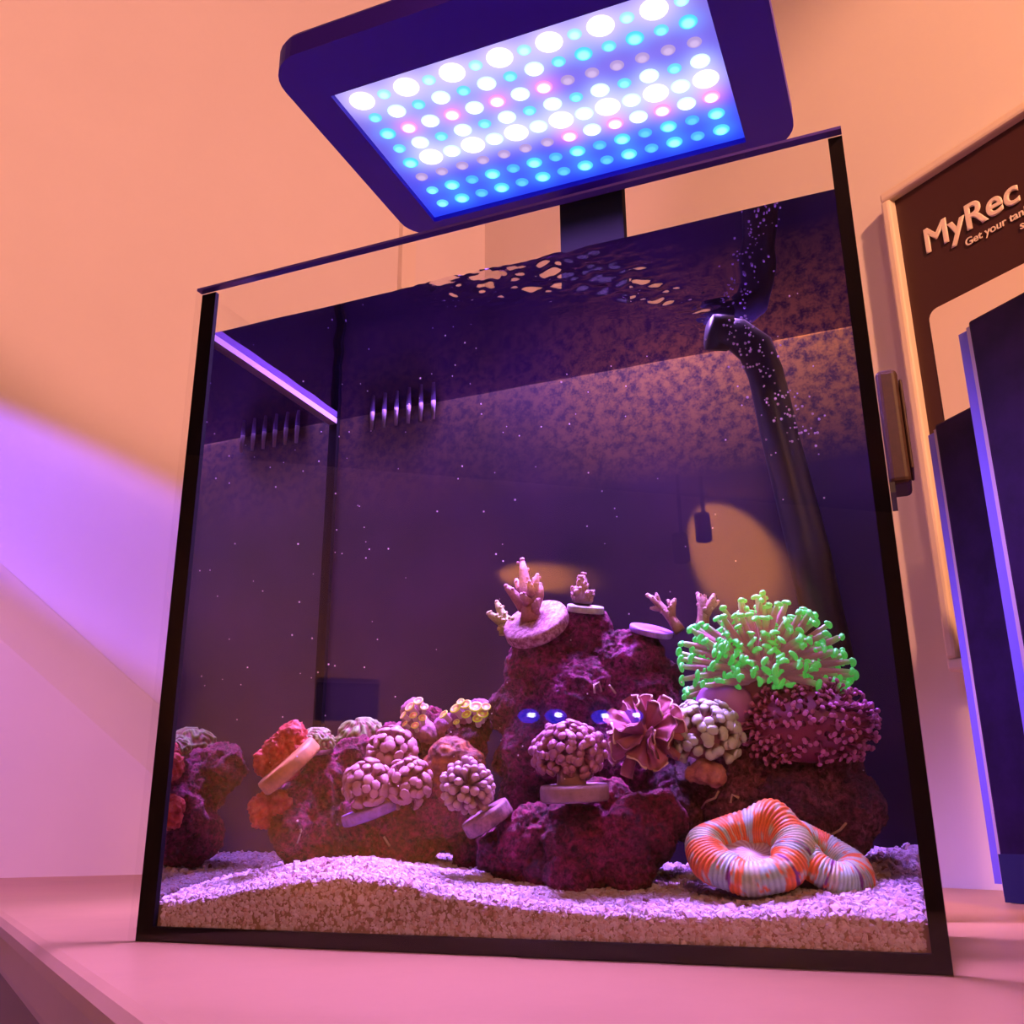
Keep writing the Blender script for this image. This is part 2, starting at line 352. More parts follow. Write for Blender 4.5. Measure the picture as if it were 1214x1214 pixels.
nz = MB().tube([(.322, .132, .13), (.316, .131, .19), (.308, .128, .25), (.303, .125, .295), (.299, .122, .310), (.290, .116, .318), (.280, .110, .3195)],
               [.011, .011, .0105, .010, .0105, .0095, .0085], 14, flat=1.0)
nz.build('return_nozzle', 'black_plastic', tank, True)
MB().tube([(.2865, .1138, .3185), (.276, .1075, .319)], [.0105, .011], 14, flat=.7).build('nozzle_lip', 'black_plastic', tank, True)

# water: rippled top, sides; the ripples run from the nozzle to the front glass
def water():
    x0, x1, y0, y1 = .0053, W - .0053, .0084, YB - .0004; nx, ny = 300, 120; v = []
    path = [Vector((.285, .12)), (Vector((.262, .075))), Vector((.235, .04)), Vector((.195, .014)), Vector((.16, .008))]
    amp = [.6, .7, .85, 1.2, 1.1]; wid = [.010, .017, .026, .028, .024]
    for j in range(ny + 1):
        for i in range(nx + 1):
            x = x0 + (x1 - x0) * i / nx; y = y0 + (y1 - y0) * j / ny; e = 0
            for k in range(len(path) - 1):
                a, b = path[k], path[k + 1]; q = Vector((x, y)); t = max(0, min(1, (q - a).dot(b - a) / (b - a).length_squared))
                dd = (q - a.lerp(b, t)).length / (wid[k] + (wid[k + 1] - wid[k]) * t); e = max(e, (amp[k] + (amp[k + 1] - amp[k]) * t) * math.exp(-dd * dd))
            h = mnoise.noise(Vector((x * 95, y * 150, 1.3))) + .45 * mnoise.noise(Vector((x * 210, y * 330, 5.1)))
            h0 = mnoise.noise(Vector((x * 30, y * 40, 9.0)))
            v.append((x, y, ZW + .0023 * e * h + .0003 * h0))
    f = [(j * (nx + 1) + i, j * (nx + 1) + i + 1, (j + 1) * (nx + 1) + i + 1, (j + 1) * (nx + 1) + i) for j in range(ny) for i in range(nx)]
    m = MB().add(v, f); zb = .0066
    sl = lambda p, q, flip: m.add([p, q, (q[0], q[1], zb), (p[0], p[1], zb)], [(3, 2, 1, 0) if flip else (0, 1, 2, 3)])
    sl((x0, y0, ZW), (x0, y1, ZW), False); sl((x1, y0, ZW), (x1, y1, ZW), True); sl((x0, y0, ZW), (x1, y0, ZW), True)
    return m
wt = tag(water().build('water', 'water', None, True), 'clear salt water filling the aquarium, rippled surface', 'water', kind='stuff')
wt.data.materials.append(MATS['water_side'])
for p in wt.data.polygons[-3:]: p.use_smooth = False; p.material_index = 1

# ------------------------------------------------------------------ sand
PX = [.006, .037, .065, .11, .14, .176, .228, .279, .325, .354]; PZ = [.0165, .019, .0235, .0285, .0265, .0205, .0165, .0165, .0185, .0165]
def sand_z(x, y):
    f = np.interp(x, PX, PZ); t = np.clip((y - .008) / (YB - .008), 0, 1)
    ridge = .0065 * np.exp(-((x - .085) / .05) ** 2) * np.exp(-((y - .035) / .02) ** 2)
    return f + (np.interp(x, [0, .1, .2, .28, .36], [.037, .036, .030, .032, .042]) - f) * t ** .8 + ridge
def sand():
    m = MB(); nx, ny = 120, 50; v = []
    for j in range(ny + 1):
        for i in range(nx + 1):
            x = .0056 + (W - .0112) * i / nx; y = .0086 + (YB - .009) * j / ny; v.append((x, y, float(sand_z(x, y)) - .001))
    f = [(j * (nx + 1) + i, j * (nx + 1) + i + 1, (j + 1) * (nx + 1) + i + 1, (j + 1) * (nx + 1) + i) for j in range(ny) for i in range(nx)]
    m.add(v, f, (.34, .22, .18))
    fr = [(v[i][0], v[i][1], .0063) for i in range(nx + 1)] + [v[i] for i in range(nx + 1)]
    m.add(fr, [(i, i + 1, nx + 2 + i, nx + 1 + i) for i in range(nx)], (.30, .19, .16))
    # grains: irregular icosahedra
    ph = (1 + 5 ** .5) / 2
    iv = np.array([(-1, ph, 0), (1, ph, 0), (-1, -ph, 0), (1, -ph, 0), (0, -1, ph), (0, 1, ph), (0, -1, -ph), (0, 1, -ph), (ph, 0, -1), (ph, 0, 1), (-ph, 0, -1), (-ph, 0, 1)]); iv /= np.linalg.norm(iv[0])
    ifc = np.array([(0, 11, 5), (0, 5, 1), (0, 1, 7), (0, 7, 10), (0, 10, 11), (1, 5, 9), (5, 11, 4), (11, 10, 2), (10, 7, 6), (7, 1, 8), (3, 9, 4), (3, 4, 2), (3, 2, 6), (3, 6, 8), (3, 8, 9), (4, 9, 5), (2, 4, 11), (6, 2, 10), (8, 6, 7), (9, 8, 1)])
    pos = []; siz = []
    def top(n, ymax, lo, hi):
        x = rng.uniform(.008, W - .008, n); y = .0088 + (ymax - .0088) * rng.uniform(0, 1, n); s = rng.uniform(lo, hi, n)
        pos.append(np.stack([x, np.minimum(y + s, YB - .001), sand_z(x, y) + rng.uniform(-.0008, .0004, n)], 1)); siz.append(s)
    top(6000, .05, .0012, .0025); top(7500, YB, .0013, .0025); top(700, .06, .002, .0032); top(260, .0105, .0018, .0028)
    n = 6500; x = rng.uniform(.0115, W - .0078, n); t = rng.uniform(0, 1, n); s = rng.uniform(.0009, .0019, n) * np.where(rng.uniform(0, 1, n) < .1, 1.5, 1)
    pos.append(np.stack([x, .0084 + s * rng.uniform(.55, 1.0, n), .0068 + (sand_z(x, 0.008) - .0068) * t], 1)); siz.append(s)
    P = np.concatenate(pos); S = np.concatenate(siz); N = len(P)
    base = iv[None] * S[:, None, None] * rng.uniform(.72, 1.2, (N, 12, 1)) * rng.uniform(.75, 1.15, (N, 1, 3))
    ang = rng.uniform(0, 6.28, N); c, s_ = np.cos(ang), np.sin(ang)
    R = np.zeros((N, 3, 3)); R[:, 0, 0] = c; R[:, 0, 1] = -s_; R[:, 1, 0] = s_; R[:, 1, 1] = c; R[:, 2, 2] = 1
    V = np.einsum('nij,nkj->nki', R, base) + P[:, None]
    pal = .74 * np.array([1.0, .93, 1.32]) * np.array([(.86, .74, .70), (.80, .66, .60), (.72, .52, .44), (.90, .82, .80), (.62, .40, .30), (.84, .70, .66), (.40, .22, .16)])
    ci = rng.choice(7, N, p=[.26, .24, .15, .16, .07, .105, .015]); cc = np.repeat(pal[ci] * rng.uniform(.85, 1.05, (N, 1)), 12, 0)
    m.add(V.reshape(-1, 3).tolist(), (ifc[None] + 12 * np.arange(N)[:, None, None]).reshape(-1, 3).tolist(), [tuple(q) for q in cc])
    return m
tag(sand().build('sand', 'sand'), 'pale coarse coral sand covering the aquarium floor', 'sand', kind='stuff')

# ------------------------------------------------------------------ rocks
def blob(parts, voxel):
    m = MB()
    for c, r in parts: m.ball(c, r, 14, 9)
    me = m.mesh('tmp'); o = bpy.data.objects.new('tmp', me); COL.objects.link(o)
    md = o.modifiers.new('r', 'REMESH'); md.mode = 'VOXEL'; md.voxel_size = voxel
    bpy.context.view_layer.update(); dg = bpy.context.evaluated_depsgraph_get()
    out = bpy.data.meshes.new_from_object(o.evaluated_get(dg)); bpy.data.objects.remove(o); bpy.data.meshes.remove(me); return out
def displace(me, layers, seed=0.0):
    n = len(me.vertices); co = np.empty(n * 3); me.vertices.foreach_get('co', co); co = co.reshape(-1, 3)
    no = np.empty(n * 3); me.vertex_normals.foreach_get('vector', no); no = no.reshape(-1, 3)
    for i in range(n):
        p = Vector(co[i]); h = 0
        for fq, am, mode in layers:
            q = p * fq + Vector((seed, seed * 1.7, -seed))
            if mode == 0: h += am * mnoise.noise(q)
            elif mode == 1: h += am * (1 - 2 * abs(mnoise.noise(q)))
            else: h -= am * max(0, 1 - 2.2 * mnoise.voronoi(q)[0][0])
        co[i] += no[i] * h
    me.vertices.foreach_set('co', co.ravel()); me.polygons.foreach_set('use_smooth', [True] * len(me.polygons)); me.update(); return me
def rock(name, label, spec, mat, seed, voxel=.0012):
    parts = []
    for u, v, r, y in spec:
        s = px(u, v, y); parts.append((at(u, v, y), (r * s, min(r * s * .85, .042), r * s)))
    me = displace(blob(parts, voxel), [(45, .0042, 0), (110, .0026, 1), (240, .0018, 2), (420, .0013, 1), (800, .0008, 0)], seed)
    me.materials.append(MATS[mat]); o = put(name, me); return tag(o, label, 'rock', 'live rocks in the aquarium')
rock('live_rock', 'tall purple live rock tower in the middle of the tank', [(645, 785, 44, .11), (695, 758, 36, .11), (742, 790, 42, .11), (622, 840, 36, .105), (690, 835, 58, .105), (760, 840, 46, .108), (655, 900, 56, .10), (735, 910, 58, .10), (782, 805, 24, .112), (700, 970, 60, .095), (632, 950, 40, .10), (788, 950, 42, .098), (600, 900, 16, .105)], 'rock_purple', 3.1)
rock('live_rock', 'rounded magenta live rock lying on the sand below the white plug', [(628, 1000, 40, .062), (690, 1000, 50, .062), (752, 992, 44, .062), (675, 1036, 22, .05), (600, 1012, 30, .064), (782, 968, 28, .066), (748, 1028, 26, .058), (640, 1030, 22, .058), (715, 960, 34, .07)], 'rock_red', 7.7)
rock('live_rock', 'wide dark red live rock at the left carrying the small coral frags', [(350, 965, 30, .068), (345, 985, 26, .06), (385, 935, 34, .08), (395, 930, 40, .09), (440, 985, 42, .08), (375, 985, 42, .08), (365, 905, 26, .09), (480, 985, 46, .082), (535, 960, 46, .085), (470, 890, 30, .098), (548, 890, 28, .10), (430, 910, 34, .09), (560, 1005, 24, .085), (500, 900, 36, .10), (505, 860, 20, .105), (560, 862, 20, .105)], 'rock_red', 12.3)
rock('live_rock', 'brownish purple live rock at the right under the green coral', [(850, 930, 46, .095), (920, 905, 54, .10), (980, 905, 40, .10), (1005, 950, 38, .098), (940, 960, 52, .092), (875, 965, 44, .09), (835, 885, 36, .10), (900, 850, 46, .108), (960, 845, 44, .108), (820, 960, 30, .09), (1000, 985, 26, .095)], 'rock_dull', 21.9)

# pale worm tubes curling out of the rocks
from mathutils.bvhtree import BVHTree
ROCKS = [o for o in COL.objects if o.name.startswith('live_rock')]
TREES = [BVHTree.FromPolygons([v.co for v in o.data.vertices], [p.vertices for p in o.data.polygons]) for o in ROCKS]
def on_rock(u, v):
    best = None
    for t in TREES:
        h = t.ray_cast(Vector(CAM), Vector(ray(u, v)))
        if h[0] is not None and (best is None or h[3] < best[3]): best = h
    return None if best is None else best[0] - Vector(ray(u, v)) * .0008
for pts, lb in (([(705, 822), (704, 812), (710, 809), (713, 820)], 'pale looped worm tube on the rock tower above the fleshy coral'),
                ([(722, 812), (730, 822)], 'short straight pale worm tube on the tower beside the looped one'),
                ([(832, 958), (838, 950), (848, 946), (852, 938)], 'pale bent worm tube on the right rock left of the brain coral'),
                ([(866, 952), (868, 942), (876, 946)], 'thin hooked worm tube just above the open brain coral'),
                ([(985, 990), (996, 984), (1003, 976)], 'pale worm tube low on the right rock near the glass'),
                ([(352, 1000), (357, 985), (352, 972)], 'pale worm tube on the lower left rock above the sand ridge'),
                ([(455, 992), (462, 1003)], 'short pale worm tube on the left rock below the pink heads')):
    P_ = [on_rock(*q) for q in pts]
    if all(q is not None for q in P_):
        o = MB().tube(P_, [.0006] * len(P_), 6, [(.62, .42, .40)] * len(P_)).build('worm_tube', 'sand', None, True); tag(o, lb, 'worm', 'worm tubes on the rocks')

# ------------------------------------------------------------------ corals
def tentacle_variants(kind, stalk, tip, mat, n=3, segs=7):
    out = []
    for k in range(n):
        r = random.Random(k * 13 + len(kind)); m = MB(); bx, by = r.uniform(-.12, .12), r.uniform(-.12, .12)
        P = lambda t: (bx * t * t, by * t * t, t)
        mix = lambda t: tuple(a + (b - a) * t for a, b in zip(stalk, tip))
        if kind == 'round':      # stout stalk with a round bulb
            ts = [0, .35, .6, .76, .84, .92, .97, 1.0]; rs = [.10, .085, .085, .115, .135, .125, .08, .02]; cm = [0, .05, .15, .5, .8, .95, 1, 1]
        elif kind == 'bead':     # slender with a small bead
            ts = [0, .4, .70, .76, .83, .90, .96, 1.0]; rs = [.07, .026, .020, .034, .058, .064, .046, .01]; cm = [0, 0, .05, .5, .9, 1, 1, 1]
        elif kind == 'club':     # short wide club
            ts = [0, .3, .60, .78, .87, .95, 1.0]; rs = [.08, .085, .095, .135, .155, .11, .02]; cm = [0, 0, .15, .5, .85, 1, 1]
        m.tube([P(t) for t in ts], rs, segs, [mix(c) for c in cm])
        out.append(m.mesh('tentacle', True, mat))
    return out
def bean_variants(stalk, tip, mat, n=4):
    out = []
    for k in range(n):
        r = random.Random(k + 50); m = MB(); bx, by = r.uniform(-.15, .15), r.uniform(-.15, .15)
        ts = [0, .4, .7, .88, .93]; rs = [.10, .075, .06, .05, .03]
        m.tube([(bx * t * t, by * t * t, t) for t in ts], rs, 6, [stalk] * 3 + [tuple((a + b) / 2 for a, b in zip(stalk, tip))] * 2)
        L = r.uniform(.07, .12); cv = r.uniform(.02, .06); path = [(bx + L * q, by + cv * (q * q), .945 - .03 * q * q) for q in (-1, -.8, -.4, 0, .4, .8, 1)]
        m.tube(path, [.015, .040, .052, .055, .052, .040, .015], 7, [tip] * 7)
        out.append(m.mesh('tentacle', True, mat))
    return out
def fib(n):
    g = math.pi * (3 - 5 ** .5)
    for i in range(n):
        z = 1 - 2 * (i + .5) / n; r = math.sqrt(1 - z * z); yield Vector((r * math.cos(g * i), r * math.sin(g * i), z))
VIEW = Vector(_ax(RM[2]))
def head(root, variants, c, rad, n, base=.25, keep=lambda d: d.z > -.35 and d.y < .55, jit=.18, fat=1.0, ln=(.85, 1.05), seed=1, up=0.0):
    r = random.Random(seed); rm = sum(rad) / 3
    for d in fib(n):
        d = (d + Vector((r.uniform(-jit, jit), r.uniform(-jit, jit), r.uniform(-jit, jit)))).normalized()
        if not keep(d): continue
        tip = Vector((d.x * rad[0], d.y * rad[1], d.z * rad[2])) * r.uniform(*ln); b = tip * base + Vector((0, 0, -rad[2] * up)); vec = tip - b; L = vec.length
        M = Matrix.Translation(Vector(c) + b) @ zto(vec, r.uniform(0, 6.28)).to_4x4() @ Matrix.Diagonal((fat * rm * r.uniform(.85, 1.15), fat * rm * r.uniform(.85, 1.15), L, 1))
        put('tentacle', r.choice(variants), root, M)
def coral(name, label, cat='coral'): return thing(name, label, cat)
def R3(u, v, y, rx, rz, dy=.8): s = px(u, v, y); return (rx * s, min((rx + rz) / 2 * s * dy, .045), rz * s)

# bright green branching hammer coral
g = coral('hammer_coral', 'bright green tipped hammer coral spreading on the right rock')
c = at(905, 800, .088); rad = R3(905, 790, .088, 100, 92, .62)
MB().ball(c + Vector((0, .004, -.006)), (rad[0] * .62, rad[1] * .6, rad[2] * .5), 18, 10, (.30, .10, .14)).build('flesh_core', 'flesh', g, True)
GV = bean_variants((.34, .13, .17), (.10, .84, .15), 'flesh_glow')
head(g, GV, c, rad, 640, .35, lambda d: d.z > -.25 and d.y < .45, .24, .76, (.66, 1.10), 3)
MB().ball(at(858, 836, .078), (.014, .008, .012), 12, 8, (.42, .16, .5)).build('branch', 'flesh', g, True)

# purple frogspawn with beads
p = coral('frogspawn_coral', 'dark purple frogspawn coral with tiny round pink beads')
c = at(960, 860, .080); rad = R3(960, 855, .080, 80, 54, .62)
MB().ball(c, (rad[0] * .84, rad[1] * .80, rad[2] * .80), 20, 12, (.22, .03, .085)).build('flesh_core', 'flesh', p, True)
PV = tentacle_variants('bead', (.22, .03, .085), (.54, .17, .44), 'flesh', 3)
head(p, PV, c, rad, 560, .72, lambda d: d.z > -.85 and d.y < .4, .2, .84, (.86, 1.10), 5)

# pale grey-green hammer
q = coral('hammer_coral', 'pale grey-green bubble tipped coral beside the fleshy pink coral')
c = at(836, 872, .068); rad = R3(836, 868, .068, 46, 44, .8)
MB().ball(c, [r * .68 for r in rad], 16, 10, (.30, .12, .15)).build('flesh_core', 'flesh', q, True)
head(q, tentacle_variants('round', (.30, .12, .14), (.50, .60, .52), 'flesh', 3), c, rad, 170, .45, lambda d: d.z > -.7 and d.y < .4, .10, 1.2, (.9, 1.05), 7)

# pink one on the white plug
k = coral('hammer_coral', 'pink bubble tipped coral standing on a pale round plug')
c = at(674, 892, .043); rad = R3(674, 892, .043, 47, 38, .8)
MB().ball(c, [r * .66 for r in rad], 16, 10, (.42, .16, .25)).build('flesh_core', 'flesh', k, True)
head(k, tentacle_variants('round', (.34, .09, .17), (.47, .20, .34), 'flesh', 3), c, rad, 235, .45, lambda d: d.z > -.8 and d.y < .45, .12, 1.02, (.88, 1.06), 9)
def plug(root, name, u, v, y, rpx, hpx, mat, normal=(0, 0, 1), round_=.15):
    s = px(u, v, y); r, h = rpx * s, hpx * s; N = 28; m = MB()
    prof = [(0, -h / 2), (r * .96, -h / 2), (r, -h * .35), (r, h * .3), (r * .97, h / 2), (r * .6, h * .5), (0, h * .5)]
    vv = []; ff = []
    for i, (rr, zz) in enumerate(prof[1:-1]): vv += [(rr * math.cos(2 * math.pi * a / N), rr * math.sin(2 * math.pi * a / N), zz) for a in range(N)]
    n = len(prof) - 2
    for i in range(n - 1): ff += [(i * N + a, i * N + (a + 1) % N, (i + 1) * N + (a + 1) % N, (i + 1) * N + a) for a in range(N)]
    ff += [tuple(range(N - 1, -1, -1)), tuple((n - 1) * N + a for a in range(N))]
    m.add(vv, ff); o = m.build(name, mat, root, True)
    o.matrix_local = Matrix.Translation(at(u, v, y)) @ zto(normal).to_4x4()
    o.data.polygons[-1].use_smooth = False; o.data.polygons[-2].use_smooth = False
    return o
plug(k, 'frag_plug', 681, 940, .043, 41, 19, 'plug_pink', (0, -.1, 1))
MB().tube([at(678, 934, .043), at(675, 905, .043)], [.007, .006], 10, [(.4, .2, .28)] * 2).build('stalk', 'flesh', k, True)

# fleshy pink coral with curled white lips
fl = coral('fleshy_coral', 'large fleshy pink coral with folded lobes and curled cream lips')
c = at(766, 872, .056); s = px(766, 872, .056); R_ = 52 * s
MB().ball(c + Vector((0, .004, 0)), (R_ * .6, R_ * .5, R_ * .6), 16, 10, (.40, .10, .12)).build('flesh_core', 'flesh', fl, True)
def lobe_mesh(seed):
    r = random.Random(seed); m = MB(); bend = r.uniform(-.25, .25); cc = [(.30, .06, .07), (.34, .08, .10), (.38, .10, .14), (.41, .12, .17), (.44, .15, .20)]
    nU, nV = 9, 9; v = []; col = []
    for side in (1, -1):
        for j in range(nV):
            t = j / (nV - 1); wdt = .10 + .34 * t ** 1.3
            for i in range(nU):
                q = -1 + 2 * i / (nU - 1); th = (.13 - .04 * t) * math.sqrt(max(0, 1 - q * q * .96)); w = wdt * q
                y = bend * t * t + .16 * (q * q - .4) * t + .05 * math.sin(q * 5 + seed) * t
                zz = t * (1 - .12 * q * q)
                v.append((w, y + side * th * (1 if t < .98 else .25), zz)); col.append(cc[min(4, int(t * 4.99))])
    f = []
    for sidx in (0, 1):
        o = sidx * nU * nV
        for j in range(nV - 1):
            for i in range(nU - 1):
                a = (o + j * nU + i, o + j * nU + i + 1, o + (j + 1) * nU + i + 1, o + (j + 1) * nU + i); f.append(a if sidx else a[::-1])
    o = nU * nV
    for i in range(nU - 1): f.append(((nV - 1) * nU + i, (nV - 1) * nU + i + 1, o + (nV - 1) * nU + i + 1, o + (nV - 1) * nU + i))
    for j in range(nV - 1):
        for i in (0, nU - 1): f.append((j * nU + i, (j + 1) * nU + i, o + (j + 1) * nU + i, o + j * nU + i))
    m.add(v, f, col); return m.mesh('lobe', True, 'flesh'), bend
def lip_mesh(seed, bend):
    r = random.Random(seed); path = []
    e = r.uniform(.7, 1.0)
    for i in range(8):
        q = -e + 2 * e * i / 7; path.append((.44 * q, bend + .16 * (q * q - .4) + .05 * math.sin(q * 5 + seed), 1.0 - .12 * q * q))
    return MB().tube(path, [.045, .032, .026, .024, .024, .026, .032, .045], 6, [(.80, .60, .48)] * 8).mesh('lip', True, 'flesh')
LM = [(lambda lb: (lb[0], lip_mesh(i_, lb[1])))(lobe_mesh(i_)) for i_ in range(5)]
rr = random.Random(4); i_ = 0
for d in fib(44):
    if d.y > .35 or d.z < -.85: continue
    d = (d + Vector((rr.uniform(-.12, .12), 0, rr.uniform(-.12, .12)))).normalized(); lm, lp = LM[i_ % 5]; i_ += 1; L = R_ * rr.uniform(.82, 1.06)
    M = Matrix.Translation(c + d * L * .12) @ zto(d, rr.uniform(0, 6.28)).to_4x4() @ Matrix.Diagonal((L * .72, L * .72, L * .88, 1))
    lo = put('lobe', lm, fl, M)
    if i_ % 2: put('lip', lp, lo)

# flower-like polyp facing the viewer with its plug
fw = coral('flower_coral', 'lilac flower-like coral with finger tentacles fanned around its centre')
c = at(555, 932, .046); s = px(555, 932, .046); R_ = 36 * s; NV = (Vector(CAM) - c).normalized()
MB().ball(c, R_ * .34, 16, 10, (.24, .08, .18)).build('flesh_core', 'flesh', fw, True)
head(fw, tentacle_variants('club', (.28, .10, .24), (.58, .36, .46), 'flesh', 3), c, (R_, R_, R_), 84, .10, lambda d: d.dot(NV) > -.2, .05, .95, (.86, 1.06), 11)
plug(fw, 'frag_plug', 578, 970, .050, 31, 18, 'plug_crust', (-.45, -.35, .9))

# cluster with three heads
cl = coral('branching_coral', 'pink three-headed bubble coral on the left rock beside the flower coral')
CVs = tentacle_variants('round', (.28, .075, .12), (.54, .27, .33), 'flesh', 3)
for (u, v, y, rp, n, sd) in ((436, 932, .055, 32, 120, 21), (484, 930, .063, 32, 110, 22), (465, 893, .072, 33, 110, 23)):
    c = at(u, v, y); R_ = rp * px(u, v, y)
    MB().ball(c, R_ * .6, 14, 9, (.30, .08, .12)).build('flesh_core', 'flesh', cl, True)
    head(cl, CVs, c, (R_, R_ * .85, R_), int(n * .72), .42, lambda d: d.y < .35 and d.z > -.85, .1, 1.5, (.92, 1.06), sd)
plug(cl, 'frag_plug', 440, 962, .062, 36, 12, 'plug_purple', (-.25, -.3, 1))

# open brain coral, two lobes, striped orange and pale blue
def trachy(name, u, v, y, rx, rz_, tube, tilt, seed, lift, parent, arc=(0, 1), stretch=1.0, pinch=0.0):
    s = px(u, v, y); NU, NVV = 260, 22; r = random.Random(seed); m = MB(); v_ = []; cc = []
    orange, pale, cream, purple, green = (.88, .21, .03), (.48, .68, .52), (.64, .66, .42), (.20, .03, .15), (.48, .58, .28)
    bands = []; a = 0
    while a < 1:
        w = r.uniform(.018, .055); bands.append((a, a + w, r.choice([orange, orange, pale, pale, pale, cream, green]))); a += w
        if r.random() < .12: bands.append((a, a + .012, purple)); a += .012
    def band(t): 
        for b0, b1, k_ in bands:
            if b0 <= t < b1: return k_
        return pale
    for i in range(NU):
        t = i / NU; th = 2 * math.pi * t; wob = 1 + .06 * math.sin(3 * th + seed) + .03 * math.sin(7 * th); lf = lift(th)
        cc_, ss_ = math.cos(th), math.sin(th); ctr = Vector((rx * s * wob * cc_, rz_ * s * wob * ss_ , lf * s))
        rdir = Vector((cc_, ss_, 0)); tb = tube * s * (1 + .10 * math.sin(2 * th + 1) + pinch * math.exp(-((th - 1.3) / .45) ** 2))
        for j in range(NVV):
            ph = -2.1 + 4.6 * j / (NVV - 1)        # from outer underside over the top to the mouth
            ridge = 1 + .035 * math.cos(th * 65) * (1 if -1.4 < ph < 2.3 else .3)
            p_ = ctr + (rdir * (-math.sin(ph)) * -1 * 1.0 * 1.0 if False else rdir * math.cos(ph + math.pi / 2 - .0) * -1.0 * tb * ridge) + Vector((0, 0, math.cos(ph) * tb * ridge * .95))
            v_.append(p_); bt = (t + .004 * math.sin(ph * 3 + i)) % 1; col = band(bt)
            if mnoise.noise(Vector((t * 40, ph * 1.6, seed))) > .28: col = {orange: cream}.get(col, orange if r.random() < .55 else pale)
            st = .82 + .18 * math.cos(th * 65); cc.append(tuple(min(1, x * st) for x in col))
    f = [(i * NVV + j, i * NVV + j + 1, ((i + 1) % NU) * NVV + j + 1, ((i + 1) % NU) * NVV + j) for i in range(NU) for j in range(NVV - 1)]
    m.add(v_, f, cc); o = m.build(name, 'brain', parent, True); M = Matrix.Translation(at(u, v, y)) @ tilt; o.matrix_local = M
    return o, M, s
tr = coral('open_brain_coral', 'open brain coral striped orange and pale blue on the sand')
T1 = Matrix.Rotation(math.radians(38), 4, 'X') @ Matrix.Rotation(math.radians(4), 4, 'Y')
o1, M1, s1_ = trachy('lobe', 890, 1010, .040, 51, 44, 22, T1, 5, lambda th: 9 * math.exp(-((th - 1.25) / .40) ** 2), tr, pinch=.38)
mm = MB(); NP = 40; vv = [(0, 0, -2 * s1_)]; cl2 = [(.70, .64, .60)]
for ringi in range(1, 6):
    for a in range(NP):
        th = 2 * math.pi * a / NP; q = ringi / 5; vv.append((36 * s1_ * q * math.cos(th), 32 * s1_ * q * math.sin(th), (-2 + 5 * q * q + .9 * math.sin(a * 5.0) * math.sin(ringi * 3)) * s1_)); cl2.append((.62, .56, .48) if (a + ringi) % 2 else (.40, .22, .24))
ff = [(0, 1 + a, 1 + (a + 1) % NP) for a in range(NP)] + [(1 + r_ * NP + a, 1 + (r_ + 1) * NP + a, 1 + (r_ + 1) * NP + (a + 1) % NP, 1 + r_ * NP + (a + 1) % NP) for r_ in range(4) for a in range(NP)]
mo = mm.add(vv, ff, cl2).build('mouth_disc', 'brain', tr, True); mo.matrix_local = M1
T2 = Matrix.Rotation(math.radians(28), 4, 'X') @ Matrix.Rotation(math.radians(24), 4, 'Y') @ Matrix.Rotation(math.radians(-35), 4, 'Z')
trachy('lobe', 978, 1020, .050, 40, 24, 21, T2, 17, lambda th: 0, tr)
MB().tube([at(905, 1066, .052), at(905, 1050, .050), at(900, 1030, .046)], [.020, .017, .012], 16, [(.16, .06, .08)] * 3).build('skeleton_base', 'flesh', tr, True)
MB().tube([at(975, 1056, .056), at(972, 1030, .054)], [.011, .009], 12, [(.16, .06, .08)] * 2).build('skeleton_base', 'flesh', tr, True)

# red lumpy coral with its tan plug at the far left
def lumpy(root, name, spec, cols, voxel, amp, seed, mat='bumpy'):
    parts = [(at(u, v, y), r * px(u, v, y)) for u, v, r, y in spec]; me = displace(blob(parts, voxel), [(150, amp * 1.2, 0), (420, amp, 1), (900, amp * .5, 0)], seed)
    n = len(me.vertices); a = me.color_attributes.new('Col', 'FLOAT_COLOR', 'POINT'); buf = []
    for vtx in me.vertices:
        t = .5 + .8 * mnoise.noise(vtx.co * 260 + Vector((seed, 0, 0))); t = max(0, min(.999, t)) * (len(cols) - 1); i = int(t); q = t - i
        buf += [cols[i][k] + (cols[i + 1][k] - cols[i][k]) * q for k in range(3)] + [1.0]
    a.data.foreach_set('color', buf); me.materials.append(MATS[mat]); return put(name, me, root)
rd = coral('crusty_coral', 'salmon red crusty coral at the left end beside the tan plug')
lumpy(rd, 'colony', [(346, 872, 15, .052), (332, 888, 17, .050), (316, 904, 13, .049), (350, 890, 17, .054), (338, 910, 15, .052), (312, 955, 14, .050), (309, 970, 11, .050), (330, 952, 13, .054)], [(.30, .03, .02), (.58, .07, .05), (.75, .20, .14)], .0008, .0017, 4.4)
plug(rd, 'frag_plug', 343, 908, .044, 41, 17, 'plug_tan', (-.55, -.55, .8))

